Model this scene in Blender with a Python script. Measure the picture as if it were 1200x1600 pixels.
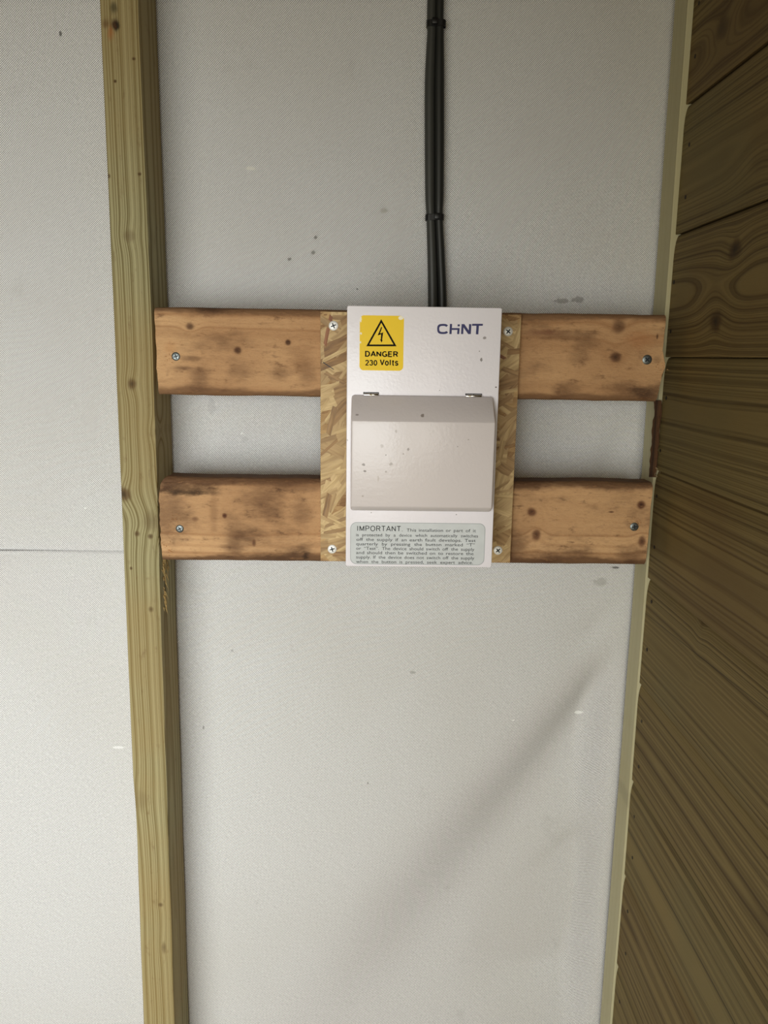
import bpy, bmesh, math, random
from mathutils import Matrix, Vector, noise
for o in list(bpy.data.objects): bpy.data.objects.remove(o)
SC = bpy.context.scene
COL = SC.collection
PI = math.pi
R = random.Random(7)

# ---------------------------------------------------------------- camera
F = 1256.0
CAM = Vector((0, -0.92, 1.45))
M3 = Matrix(((0.99974773, -0.01090091, -0.01963788),
             (-0.01718936, 0.19142699, -0.98135632),
             (0.01445690, 0.98144632, 0.19119131)))   # columns: right, up, back
cd = bpy.data.cameras.new('camera'); cam = bpy.data.objects.new('camera', cd); COL.objects.link(cam)
cd.sensor_fit = 'VERTICAL'; cd.sensor_height = 36; cd.lens = 36*F/1600; cd.clip_start = 0.02
cam.matrix_world = Matrix.Translation(CAM) @ M3.to_4x4()
SC.camera = cam

# ---------------------------------------------------------------- light
SC.view_settings.view_transform = 'Standard'; SC.view_settings.look = 'None'
SC.view_settings.gamma = 1; SC.view_settings.use_curve_mapping = False
SC.view_settings.exposure = 0.05
w = bpy.data.worlds.new('world'); SC.world = w; w.use_nodes = True
bg = w.node_tree.nodes['Background']; bg.inputs[0].default_value = (1.0, 0.81, 0.33, 1); bg.inputs[1].default_value = 0.72

def area(name, loc, target, sx, sy, power, color):
    l = bpy.data.lights.new(name, 'AREA'); l.shape = 'RECTANGLE'; l.size = sx; l.size_y = sy
    l.energy = power; l.color = color
    o = bpy.data.objects.new(name, l); COL.objects.link(o); o.location = loc
    o.rotation_euler = (Vector(target)-Vector(loc)).to_track_quat('-Z', 'Y').to_euler()
    return o
# daylight coming in low through the doorway behind and to the left of the photographer
dl = area('doorway_daylight', (-0.70, -1.65, 1.16), (-0.67, 0, 0.67), 1.2, 0.9, 11.3, (0.945, 0.98, 1.0))
dl.data.spread = math.radians(97)      # cone narrowed on purpose so less light reaches the wall top and boards
# the strip of daylight on the photographer's right-hand side
area('doorway_daylight_right', (0.23, -2.25, 1.36), (0.1, 0, 1.35), .22, .75, 3.6, (1.0, 0.985, 0.96))

# ---------------------------------------------------------------- helpers
def at(px, py, Y=None, X=None):
    """point on the plane Y=.. or X=.. seen at that place of the photograph"""
    r = M3 @ Vector((px-600, 800-py, -F))
    t = (Y-CAM.y)/r.y if Y is not None else (X-CAM.x)/r.x
    return CAM + r*t

def tag(o, label=None, cat=None, group=None, kind=None):
    if label: o['label'] = label
    if cat: o['category'] = cat
    if group: o['group'] = group
    if kind: o['kind'] = kind
    return o
def wpos(o):
    p = Vector((0, 0, 0))
    while o: p += o.location; o = o.parent
    return p
def link(o, parent, origin):
    COL.objects.link(o)
    if parent: o.parent = parent; o.location = Vector(origin)-wpos(parent)
    else: o.location = origin
    return o
def empty(name, loc):
    o = bpy.data.objects.new(name, None); o.empty_display_size = .02
    return link(o, None, loc)
def mk(name, verts, faces, mat, parent=None, origin=(0, 0, 0), smooth=False, bevel=0, seg=2, angle=30):
    og = Vector(origin)
    me = bpy.data.meshes.new(name)
    me.from_pydata([tuple(Vector(v)-og) for v in verts], [], faces)
    bm = bmesh.new(); bm.from_mesh(me)
    bmesh.ops.recalc_face_normals(bm, faces=bm.faces)
    if bevel:
        es = [e for e in bm.edges if len(e.link_faces) == 2 and e.calc_face_angle(0) > math.radians(angle)]
        bmesh.ops.bevel(bm, geom=es, offset=bevel, segments=seg, profile=.5, affect='EDGES', clamp_overlap=True)
    bm.to_mesh(me); bm.free()
    if smooth or bevel:
        for p in me.polygons: p.use_smooth = True
        try: me.set_sharp_from_angle(angle=math.radians(35))
        except Exception: pass
    me.materials.append(mat)
    return link(bpy.data.objects.new(name, me), parent, og)
def boxv(x0, x1, y0, y1, z0, z1):
    v = [(x, y, z) for x in (x0, x1) for y in (y0, y1) for z in (z0, z1)]
    f = [(0, 1, 3, 2), (4, 6, 7, 5), (0, 4, 5, 1), (2, 3, 7, 6), (0, 2, 6, 4), (1, 5, 7, 3)]
    return v, f
def box(name, b, mat, parent=None, origin=None, bevel=0, **k):
    v, f = boxv(*b)
    return mk(name, v, f, mat, parent, origin or (b[0], b[2], b[4]), bevel=bevel, **k)
def loft(rings, cap=True):
    n = len(rings[0]); v = [p for r in rings for p in r]; f = []
    for i in range(len(rings)-1):
        for j in range(n):
            a = i*n+j; b = i*n+(j+1) % n
            f.append((a, b, b+n, a+n))
    if cap:
        f.append(tuple(range(n))[::-1]); f.append(tuple((len(rings)-1)*n+j for j in range(n)))
    return v, f
def rrect(w, h, r, n=4, cx=0, cy=0):
    pts = []
    for sx, sy, a0 in ((1, 1, 0), (-1, 1, 90), (-1, -1, 180), (1, -1, 270)):
        for i in range(n+1):
            a = math.radians(a0+90*i/n)
            pts.append((cx+sx*(w/2-r)+r*math.cos(a), cy+sy*(h/2-r)+r*math.sin(a)))
    return pts
def prism_y(pts, y0, y1):
    """outline in x,z pushed from y0 to y1"""
    return loft([[(x, y0, z) for x, z in pts], [(x, y1, z) for x, z in pts]])
def interp(tab, t):
    if t <= tab[0][0]: return tab[0][1]
    for (a, va), (b, vb) in zip(tab, tab[1:]):
        if t <= b:
            s = (t-a)/(b-a); return va+(vb-va)*s
    return tab[-1][1]
def nz(x, y=0, z=0): return noise.noise(Vector((x, y, z)))

# ---------------------------------------------------------------- materials
def lin(c):
    f = lambda v: v/12.92 if v <= .04045 else ((v+.055)/1.055)**2.4
    return tuple(f(x/255) for x in c)+(1,)
class NT:
    def __init__(s, name, rough=.6, spec=.4):
        s.m = bpy.data.materials.new(name); s.m.use_nodes = True
        s.t = s.m.node_tree; s.b = s.t.nodes['Principled BSDF']
        s.b.inputs['Roughness'].default_value = rough
        s.b.inputs['Specular IOR Level'].default_value = spec
        s._c = None
    def n(s, ty): return s.t.nodes.new(ty)
    def l(s, a, b): s.t.links.new(a, b)
    def put(s, sock, v):
        if isinstance(v, bpy.types.NodeSocket): s.l(v, sock)
        elif v is not None: sock.default_value = v
    def coord(s):
        if s._c is None: s._c = s.n('ShaderNodeTexCoord').outputs['Object']
        return s._c
    def xyz(s):
        if not hasattr(s, '_s'):
            k = s.n('ShaderNodeSeparateXYZ'); s.l(s.coord(), k.inputs[0]); s._s = list(k.outputs)
        return s._s
    def math(s, op, a, b=None, c=None, clamp=False):
        k = s.n('ShaderNodeMath'); k.operation = op; k.use_clamp = clamp
        for i, v in enumerate((a, b, c)): s.put(k.inputs[i], v)
        return k.outputs[0]
    def comb(s, a, b, c):
        k = s.n('ShaderNodeCombineXYZ')
        for i, v in enumerate((a, b, c)): s.put(k.inputs[i], v)
        return k.outputs[0]
    def noise(s, vec=None, scale=1, detail=2, rough=.5, w=None, dist=0):
        k = s.n('ShaderNodeTexNoise'); k.inputs['Scale'].default_value = scale
        k.inputs['Detail'].default_value = detail; k.inputs['Roughness'].default_value = rough
        k.inputs['Distortion'].default_value = dist
        if w is not None:
            k.noise_dimensions = '1D'; s.put(k.inputs['W'], w)
        else: s.l(vec, k.inputs['Vector'])
        return k.outputs['Fac']
    def vmul(s, vec, v):
        k = s.n('ShaderNodeVectorMath'); k.operation = 'MULTIPLY'; s.l(vec, k.inputs[0]); k.inputs[1].default_value = v
        return k.outputs[0]
    def vadd(s, vec, v):
        k = s.n('ShaderNodeVectorMath'); k.operation = 'ADD'; s.l(vec, k.inputs[0]); s.put(k.inputs[1], v)
        return k.outputs[0]
    def step(s, v, a, b):          # smooth step from a to b (a may exceed b)
        k = s.n('ShaderNodeMapRange'); k.interpolation_type = 'SMOOTHSTEP'; k.clamp = True
        s.put(k.inputs[0], v)
        if a < b: k.inputs[1].default_value = a; k.inputs[2].default_value = b
        else: k.inputs[1].default_value = b; k.inputs[2].default_value = a; k.inputs[3].default_value = 1; k.inputs[4].default_value = 0
        return k.outputs[0]
    def mix(s, fac, a, b, mode='MIX'):
        k = s.n('ShaderNodeMix'); k.data_type = 'RGBA'; k.blend_type = mode; k.clamp_factor = True
        s.put(k.inputs[0], fac)
        for i, v in ((6, a), (7, b)):
            if isinstance(v, tuple) and len(v) == 3: v = lin(v)
            s.put(k.inputs[i], v)
        return k.outputs[2]
    def gauss(s, vec, c, rad):     # exp(-|(v-c)/rad|^2)
        a = s.vadd(vec, (-c[0], -c[1], -c[2])); b = s.vmul(a, tuple(1/r for r in rad))
        k = s.n('ShaderNodeVectorMath'); k.operation = 'DOT_PRODUCT'; s.l(b, k.inputs[0]); s.l(b, k.inputs[1])
        return s.math('EXPONENT', s.math('MULTIPLY', k.outputs['Value'], -1))
    def bump(s, h, dist=.001, strength=1, prev=None):
        k = s.n('ShaderNodeBump'); k.inputs['Distance'].default_value = dist; k.inputs['Strength'].default_value = strength
        s.l(h, k.inputs['Height'])
        if prev: s.l(prev, k.inputs['Normal'])
        s.l(k.outputs[0], s.b.inputs['Normal']); return k.outputs[0]
    def out(s, col, rough=None):
        if isinstance(col, tuple) and len(col) == 3: col = lin(col)
        s.put(s.b.inputs['Base Color'], col)
        if rough is not None: s.put(s.b.inputs['Roughness'], rough)
        return s.m
def plain(name, c, rough=.5, metal=0, spec=.4):
    k = NT(name, rough, spec); k.b.inputs['Metallic'].default_value = metal
    # faint unevenness so nothing is perfectly flat in tone
    v = k.noise(k.coord(), 60, 3)
    k.out(k.mix(v, tuple(x*.93 for x in c), tuple(min(255, x*1.05) for x in c)))
    return k.m

def wood(name, light, dark, axis, ring=90., knots=(), pith=(.03, .05), seed=0., warp=.006, line=1., stain=None,
         stain_amt=0., tint=None, lines=(), rough=.75, blotch=(), fibre=.35, bumpd=.0006, along_s=1.6, edge=None, knotcol=(70, 42, 24), orient=0):
    """axis: index of the grain direction. knots: (along, across, r_along, r_across, pull, dark) in object coordinates,
    across is measured on z for axis 0/1 and on x for axis 2."""
    k = NT(name, rough, .3)
    X = k.xyz(); A = X[axis]
    if axis == 2: P, Q, ci = X[0], X[1], 0
    elif axis == 0: P, Q, ci = X[2], X[1], 2
    else: P, Q, ci = X[2], X[0], 2
    low = k.comb(k.math('MULTIPLY', A, along_s), k.math('MULTIPLY', P, 9), k.math('MULTIPLY_ADD', Q, 9, seed))
    wv = k.math('SUBTRACT', k.noise(low, 1, 3, .55), .5)
    dp = k.math('SUBTRACT', P, pith[0]); dq = k.math('SUBTRACT', Q, pith[1])
    r = k.math('SQRT', k.math('ADD', k.math('MULTIPLY', dp, dp), k.math('MULTIPLY', dq, dq)))
    f = k.math('ADD', r, k.math('MULTIPLY', wv, warp*4))
    kmask = None; kc = None
    wob = k.noise(k.coord(), 90, 2)
    for (a, c, ra, rc, pull, dk) in knots:
        cen = [0, 0, 0]; rad = [9, 9, 9]
        cen[axis] = a; cen[ci] = c; rad[axis] = ra*2.2; rad[ci] = rc*2.2
        g = k.gauss(k.coord(), cen, rad)
        f = k.math('ADD', f, k.math('MULTIPLY', g, pull*.45))
        if dk > 0:
            rad2 = list(rad); rad2[axis] = ra; rad2[ci] = rc
            g2 = k.gauss(k.coord(), cen, rad2)
            g2 = k.math('ADD', g2, k.math('MULTIPLY_ADD', wob, .5, -.25))
            m = k.math('MULTIPLY', k.step(g2, .12, .75), min(dk, 1))
            core = k.math('MULTIPLY', k.step(g2, .7, 1.1), min(1, dk*dk))
            kmask = m if kmask is None else k.math('MAXIMUM', kmask, m)
            kc = core if kc is None else k.math('MAXIMUM', kc, core)
    n1 = k.noise(w=k.math('MULTIPLY_ADD', f, ring, seed*3.1), scale=1, detail=2, rough=.6)
    n2 = k.noise(w=k.math('MULTIPLY_ADD', f, ring*3.6, seed+9), scale=1, detail=1)
    ln = k.math('ADD', k.math('MULTIPLY', k.step(n1, .42, .66), .62*line), k.math('MULTIPLY', k.step(n2, .48, .66), .42*line))
    s3 = [1000, 1000, 1000]; s3[axis] = 22
    fb = k.noise(k.vmul(k.coord(), tuple(s3)), 1, 2, .6)
    tone = k.math('ADD', ln, k.math('MULTIPLY_ADD', fb, fibre, -fibre/2), clamp=True)
    col = k.mix(tone, light, dark)
    big = k.noise(k.vadd(k.coord(), (seed, 0, 0)), 5, 3)
    if tint: col = k.mix(k.math('MULTIPLY', k.step(big, .38, .68), .75), col, k.mix(.55, col, tint))
    if stain:
        sc = [26, 26, 26]; sc[axis] = 11
        st = k.noise(k.vadd(k.vmul(k.coord(), tuple(sc)), (seed*2, 3, 1)), 1, 5, .62)
        if edge:   # dirt along the worn long edges, with their shadow line painted in
            z0, z1, wd = edge
            d = k.math('MINIMUM', k.math('ABSOLUTE', k.math('SUBTRACT', P, z0)), k.math('ABSOLUTE', k.math('SUBTRACT', z1, P)))
            st = k.math('ADD', st, k.math('MULTIPLY', k.step(d, wd, 0), .36))
        col = k.mix(k.math('MULTIPLY', k.step(st, .5, .74), stain_amt), col, stain)
        sp = k.noise(k.vadd(k.vmul(k.coord(), tuple(4*x for x in sc)), (0, seed, 0)), 1, 3, .6)
        col = k.mix(k.math('MULTIPLY', k.step(sp, .62, .8), stain_amt), col, stain)
    if blotch:
        sg = [110, 110, 110]; sg[axis] = 45; grime = k.noise(k.vmul(k.coord(), tuple(sg)), 1, 5, .68)
    for (a, c, ra, rc, colr, amt) in blotch:
        cen = [0, 0, 0]; rad = [9, 9, 9]; cen[axis] = a; cen[ci] = c; rad[axis] = ra; rad[ci] = rc
        g = k.math('ADD', k.gauss(k.coord(), cen, tuple(q*1.25 for q in rad)), k.math('MULTIPLY_ADD', grime, 1.6, -.8))
        col = k.mix(k.math('MULTIPLY', k.step(g, .1, 1.05), amt), col, colr)
    if kmask is not None:
        col = k.mix(kmask, col, knotcol)
        col = k.mix(kc, col, tuple(x*.45 for x in knotcol))
    for (c, wd, amt, tilt) in lines:     # open cracks along the grain
        d = k.math('ABSOLUTE', k.math('SUBTRACT', k.math('ADD', P, k.math('ADD', k.math('MULTIPLY', A, tilt), k.math('MULTIPLY', wv, .004))), c))
        col = k.mix(k.math('MULTIPLY', k.step(d, wd, wd*.3), amt), col, tuple(x*.4 for x in dark))
    h = k.math('SUBTRACT', 1, tone)
    if stain:
        sr = [420, 420, 420]; sr[axis] = 130; rg = k.noise(k.vmul(k.coord(), tuple(sr)), 1, 4, .7)
        h = k.math('ADD', h, k.math('MULTIPLY', k.step(rg, .35, .7), 1.4))
        col = k.mix(k.math('MULTIPLY', k.step(rg, .54, .72), .5), col, dark)
    k.bump(h, bumpd, .6)
    return k.out(col)

TREATED_L, TREATED_D = (170, 162, 122), (112, 100, 60)

def membrane_mat():
    k = NT('woven_membrane', .55, .35)
    X = k.xyz()
    lowd = k.noise(k.vmul(k.coord(), (7, 7, 7)), 1, 2)
    ph = k.math('ADD', k.math('MULTIPLY', X[0], 0.707), k.math('MULTIPLY', X[2], -0.707))
    ph = k.math('ADD', ph, k.math('MULTIPLY', lowd, .004))
    s1 = k.math('SINE', k.math('MULTIPLY', ph, 2*PI/.00156))
    # short floats of the weave break the ribs up
    ph2 = k.math('ADD', k.math('MULTIPLY', X[0], .69), k.math('MULTIPLY', X[2], .72))
    s2 = k.math('SINE', k.math('MULTIPLY', ph2, 2*PI/.0026))
    dash = k.noise(k.comb(k.math('MULTIPLY', ph, 900), k.math('MULTIPLY', ph2, 260), 0), 1, 2, .7)
    v = k.math('ADD', k.math('MULTIPLY', s1, .50), k.math('MULTIPLY', s2, .06))
    v = k.math('ADD', v, k.math('MULTIPLY_ADD', dash, .7, -.35))
    v = k.math('ADD', v, .5, clamp=True)
    col = k.mix(v, (136, 134, 133), (254, 254, 254))
    bigm = k.noise(k.coord(), 3.2, 3)
    col = k.mix(k.math('MULTIPLY', k.step(bigm, .4, .7), .22), col, (190, 186, 176))
    sm = k.noise(k.vadd(k.coord(), (5, 2, 1)), 17, 5, .65)
    col = k.mix(k.math('MULTIPLY', k.step(sm, .62, .8), .25), col, (150, 146, 140))
    wob = k.noise(k.coord(), 260, 3)
    # scuffs: pale rubbed patches and grey dirt marks
    for px, py, rx, rz, c, a in ((391, 262, .0065, .0022, (232, 230, 222), .75), (915, 1132, .007, .0028, (245, 246, 246), .9),
            (184, 1170, .008, .0022, (240, 240, 240), .7), (493, 370, .0022, .002, (70, 66, 60), .7), (489, 394, .003, .0025, (95, 90, 84), .7),
            (452, 404, .0022, .0018, (80, 76, 70), .7), (92, 50, .0018, .003, (60, 56, 50), .8), (880, 470, .010, .003, (110, 104, 98), .5),
            (905, 468, .008, .004, (105, 100, 95), .5), (962, 888, .006, .0016, (70, 68, 66), .8), (600, 328, .006, .003, (120, 114, 96), .4),
            (940, 910, .010, .006, (165, 164, 160), .5), (317, 1139, .0015, .003, (120, 118, 114), .6), (330, 635, .005, .012, (150, 150, 152), .25),
            (382, 687, .004, .004, (150, 150, 152), .25), (558, 451, .0012, .0012, (50, 50, 50), .7), (645, 1052, .004, .002, (140, 138, 132), .5),
            (575, 1226, .0012, .002, (120, 116, 110), .6), (362, 1018, .002, .002, (120, 116, 110), .4), (131, 795, .0016, .001, (250, 250, 250), .8),
            (803, 1128, .002, .001, (246, 246, 246), .8), (377, 678, .002, .0012, (245, 245, 245), .6)):
        p = at(px, py, Y=0)
        g = k.math('ADD', k.gauss(k.coord(), (p.x, 0, p.z), (rx, 9, rz)), k.math('MULTIPLY_ADD', wob, 1.1, -.55))
        col = k.mix(k.math('MULTIPLY', k.step(g, .35, .7), a), col, c)
    b = k.bump(v, .00035, .6)
    return k.out(col)

def osb_mat(name='strand_board', strand=False):
    k = NT(name, .6, .35)
    if strand:
        oi = k.n('ShaderNodeObjectInfo').outputs['Random']
        X = k.xyz()
        fb = k.noise(k.vadd(k.vmul(k.coord(), (45, 400, 700)), k.comb(oi, oi, oi)), 1, 3, .65)
        ln = k.noise(k.vadd(k.vmul(k.coord(), (22, 30, 260)), k.comb(k.math('MULTIPLY', oi, 40), 0, 0)), 1, 3, .6)
        t = k.math('ADD', k.math('MULTIPLY', fb, .45), k.math('MULTIPLY', k.step(ln, .4, .65), .5))
        r2 = k.math('FRACT', k.math('MULTIPLY', oi, 7.31))
        lightc = k.mix(oi, (226, 200, 148), (166, 128, 80)); darkc = k.mix(oi, (166, 134, 84), (98, 68, 40))
        redl = k.mix(k.step(r2, .93, .95), lightc, (160, 108, 72)); redd = k.mix(k.step(r2, .93, .95), darkc, (112, 66, 40))
        col = k.mix(t, redl, redd)
        k.bump(k.math('SUBTRACT', 1, t), .0005, .7)
        return k.out(col, .5)
    acc = None; H = None
    for i, (rot, sx, sz) in enumerate(((20, 70, 190), (-35, 60, 170), (75, 85, 200))):
        mp = k.n('ShaderNodeMapping'); k.l(k.coord(), mp.inputs[0]); mp.inputs['Rotation'].default_value = (0, math.radians(rot), 0)
        mp.inputs['Scale'].default_value = (sx, 1, sz)
        vo = k.n('ShaderNodeTexVoronoi'); vo.inputs['Scale'].default_value = 1; k.l(mp.outputs[0], vo.inputs['Vector'])
        sp = k.n('ShaderNodeSeparateXYZ'); k.l(vo.outputs['Color'], sp.inputs[0])
        fb = k.noise(k.vmul(mp.outputs[0], (1, 1, 6)), 1, 3, .6)
        c = k.mix(k.math('ADD', k.math('MULTIPLY', sp.outputs[0], .7), k.math('MULTIPLY', fb, .5)), (206, 172, 118), (124, 86, 50))
        acc = c if acc is None else k.mix(k.step(sp.outputs[1], .5, .55), acc, c)
        h = k.math('ADD', sp.outputs[2], fb); H = h if H is None else k.math('MAXIMUM', H, h)
    k.bump(H, .0006, .5)
    return k.out(acc, .6)

def enclosure_mat(name, c, marks=(), shade=0):
    k = NT(name, .27, .5)
    v = k.noise(k.coord(), 14, 3)
    col = k.mix(v, tuple(x*.985 for x in c), tuple(min(255, x*1.01) for x in c))
    wob = k.noise(k.coord(), 900, 3)
    for (x, z, rx, rz, cc, a) in marks:
        g = k.math('ADD', k.gauss(k.coord(), (x, 0, z), (rx, 9, rz)), k.math('MULTIPLY_ADD', wob, 1.2, -.6))
        col = k.mix(k.math('MULTIPLY', k.step(g, .3, .6), a), col, cc)
    peel = k.noise(k.coord(), 330, 2, .45, dist=.4)
    pl = k.noise(k.coord(), 60, 2)
    k.bump(k.math('MULTIPLY', peel, k.step(pl, .2, .6)), .0007, .25)
    return k.out(col)

MEM = membrane_mat()
BACKING = wood('sheathing', (150, 130, 92), (110, 92, 60), 0, seed=4)
ZINC = plain('bright_zinc', (240, 240, 236), .4, .15)
STEEL = plain('dull_zinc_steel', (116, 122, 122), .38, .85)
RECESS_SHADE = plain('screw_recess_dark', (38, 42, 46), .5, .4)
CHROME = plain('chrome_pin', (215, 212, 208), .14, 1)
BLACKP = plain('black_nylon', (13, 13, 14), .42)
CABG = plain('grey_cable_sheath', (60, 61, 58), .42)
CABD = plain('dark_cable_sheath', (36, 37, 35), .42)
NAILM = plain('rusty_nail', (38, 28, 20), .7, .2)

# ---------------------------------------------------------------- setting: the walls
XW = 0.3180          # face of the board wall
wb = box('wall_back', (-1.6, XW+.0165, .040, .052, 0, 2.12), BACKING, bevel=0); tag(wb, kind='structure')
SEAM = at(100, 861, Y=0).z
def sstep(t): t = max(0, min(1, t)); return t*t*(3-2*t)
def fold(x, z, p0, p1, w0, w1, amp, fade=.25, mode='ridge'):
    d = (p1[0]-p0[0], p1[1]-p0[1]); L = math.hypot(*d); ux, uz = d[0]/L, d[1]/L
    a = ((x-p0[0])*ux+(z-p0[1])*uz)/L; s = -(x-p0[0])*uz+(z-p0[1])*ux    # s>0: lower-right side when running down-left
    if a < -.06 or a > 1.5: return 0
    aa = max(0, min(1, a)); w = w0+(w1-w0)*aa
    env = sstep((a+.06)/.08)*sstep((1.5-a)/.8)
    if mode == 'ridge': v = math.exp(-(s/w)**2)
    else: v = (1+math.tanh(s/w))*math.exp(-(max(0, s)/(w*6))**2)
    return amp*v*env
def pz(px, py): p = at(px, py, Y=0); return (p.x, p.z)
FOLDS = [(pz(1012, 975), pz(560, 1520), .012, .062, .0190, 'step'),
         (pz(992, 1232), pz(800, 1470), .008, .028, .0125, 'step'),
         (pz(972, 1290), pz(905, 1560), .006, .020, .009, 'step'),
         (pz(985, 930), pz(900, 1010), .006, .02, .0022, 'ridge'),
         (pz(1015, 625), pz(930, 740), .008, .02, .0045, 'step')
         ]
def sheet(name, x0, x1, z0, z1, y, lift_edge=None, dx=.006):
    nx = int((x1-x0)/dx); nzz = int((z1-z0)/dx); V = []; Fc = []
    for j in range(nzz+1):
        z = z0+(z1-z0)*j/nzz
        for i in range(nx+1):
            x = x0+(x1-x0)*i/nx
            yy = y + .0012*nz(x*3, z*3, 1)+.0005*nz(x*9, z*7, 4)
            for p0, p1, w0, w1, amp, md in FOLDS: yy += fold(x, z, p0, p1, w0, w1, amp, mode=md)*sstep((x+.21)/.1) if x > -.21 else 0
            yy = y+(yy-y)*(1-.93*sstep((x-.268)/.046))      # held flat where it is nailed under the batten
            if lift_edge is not None:
                t = max(0, 1-abs(z-lift_edge)/.03); ll = sstep((-.315-x)/.14)
                yy -= .0050*t*t*ll
            yy = max(-.004, min(.038, yy))
            V.append((x, yy, z))
    n = nx+1
    for j in range(nzz):
        for i in range(nx): Fc.append((j*n+i, j*n+i+1, (j+1)*n+i+1, (j+1)*n+i))
    o = mk(name, V, Fc, MEM, wb, (0, 0, 0), smooth=True)
    md = o.modifiers.new('thickness', 'SOLIDIFY'); md.thickness = .0004; md.offset = 0
    return o
s1 = sheet('membrane_sheet', -1.55, XW+.004, SEAM-.06, 2.1, .0042)
s2 = sheet('membrane_sheet', -1.55, XW+.004, .02, SEAM, .0037, lift_edge=SEAM)
tag(s1, 'upper membrane sheet tucked behind the lower one'); tag(s2, 'lower membrane sheet with a slightly lifted top edge')

# right wall of lapped boards, a concave lip along the top of each board
wr = box('wall_right', (XW+.0165, XW+.035, -2.3, .052, 0, 2.12), BACKING); tag(wr, kind='structure')
JO = [1.452+(j-1.4540)*.949 for j in (1.985, 1.852, 1.7195, 1.587, 1.4545, 1.326, 1.195, 1.062, .932, .800, .668, .536, .404, .272, .14)]
PLL, PLD = (130, 112, 68), (80, 64, 32)
PY0 = -.0445
def kpl(px, py, zb, ra=.012, rc=.008, pull=.02, dk=.8):
    p = at(px, py, X=XW); return (p.y-PY0, p.z-zb, ra, rc, pull, dk)
pk = {  # board index -> knots seen in the photograph
    1: [(1128, 45, .016, .010, .012, .6)],
    3: [(1148, 390, .012, .009, .014, .8)],
    2: [(1188, 250, .02, .01, .01, .2)],
    4: [], 5: [(1140, 680, .03, .006, .006, .2)],
    6: [(1113, 800, .006, .02, .004, .25), (1098, 930, .006, .03, .007, .55)],
    7: [(1190, 1090, .012, .014, .018, .75)],
    8: [(1030, 1235, .004, .005, .004, .6)],
    9: [(1082, 1315, .006, .004, .004, .8), (1120, 1400, .006, .004, .006, .6), (1180, 1435, .007, .005, .006, .8)],
    10: [(1022, 1542, .003, .003, .003, .8)], 11: [(977, 1552, .008, .007, .008, .7)]}
pk[3].append((1118, 503, .013, .010, .013, .8)); pk[3].append((1112, 455, .02, .012, .012, .0))
nails = [(1092, 5), (1086, 88), (1077, 226), (1071, 308), (1053, 441), (1048, 518), (1041, 622), (1032, 704), (1027, 775), (1023, 855), (1018, 940),
         (1011, 1015), (1003, 1127), (998, 1198), (991, 1276), (988, 1340), (981, 1424), (978, 1490), (968, 1565)]
npos = [at(x, y, X=XW) for x, y in nails]
def disc_x(cx, cy, cz, r, h, n=8):
    return loft([[(cx, cy+r*math.cos(2*PI*i/n), cz+r*math.sin(2*PI*i/n)) for i in range(n)],
                 [(cx-h, cy+.8*r*math.cos(2*PI*i/n), cz+.8*r*math.sin(2*PI*i/n)) for i in range(n)]])
for i in range(len(JO)-1):
    zt, zb = JO[i], JO[i+1]
    dx = .0006*nz(i*3.7)
    prof = [(XW+.0145, zb+.002), (XW+dx+.0006, zb+.0001), (XW+dx, zb+.0007), (XW+dx, zt-.024)]
    for q in range(1, 7):
        t = q/6; prof.append((XW+dx+.0042*(1-math.cos(t*PI/2)), zt-.024+.024*math.sin(t*PI/2)*.98))
    prof.append((XW+.0145, zt))
    rings = []
    for q in range(25):
        t = q/24; y = PY0-2.25*t**1.6
        rings.append([(x+.0006*nz(y*4, i, z*9), y, z+(.0009*nz(y*3, i+.5) if (z-zb < .01) else 0)) for x, z in prof])
    v, f = loft(rings)
    kn = [kpl(a, b, zb, c, d, e, g) for a, b, c, d, e, g in pk.get(i, [])]
    mm = wood('shiplap_wood', PLL, PLD, 1, ring=260, knots=kn, pith=(.06+.05*nz(i*1.3), .03+.02*(i % 3)), seed=i*5.3+1, warp=.0019, line=1.05,
              tint=(102, 78, 44) if i % 2 else (112, 104, 68), fibre=.3, bumpd=.0007, along_s=1.0, knotcol=(66, 48, 24),
              lines=((.062, .0009, .8, 0),) if i == 8 else ((.085, .0008, .6, .05),) if i == 6 else ())
    p = mk('plank', v, f, mm, wr, (XW, PY0, zb), smooth=True)
    for q in npos:
        if zb < q.z < zt-.002:
            rec = .0042*(1-math.cos(max(0, (q.z-(zt-.024))/.024)*PI/2)) if q.z > zt-.024 else 0
            vv, ff = disc_x(XW+dx+rec+.0006, q.y, q.z, .0024, .0010); mk('nail', vv, ff, NAILM, p, (XW, q.y, q.z))
    for yy in (-.62, -.66, -1.24, -1.28):       # further along, out of the picture
        vv, ff = disc_x(XW+dx+.0006, yy, zb+.03 if yy in (-.62, -1.24) else zb+.09, .0024, .0010); mk('nail', vv, ff, NAILM, p, (XW, yy, zb))

FLOORM = wood('floor_board_wood', (150, 128, 92), (108, 88, 60), 1, seed=2)
fl = box('floor', (-1.6, XW+.035, -2.3, .052, -.02, 0), FLOORM); tag(fl, kind='structure')
CEIL = wood('roof_board_wood', (120, 100, 66), (86, 68, 42), 0, seed=8)
ce = box('ceiling', (-1.6, XW+.035, -2.3, .052, 2.12, 2.14), CEIL); tag(ce, kind='structure')
wl = box('wall_left', (-1.62, -1.6, -2.3, .052, 0, 2.12), CEIL); tag(wl, kind='structure')

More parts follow.
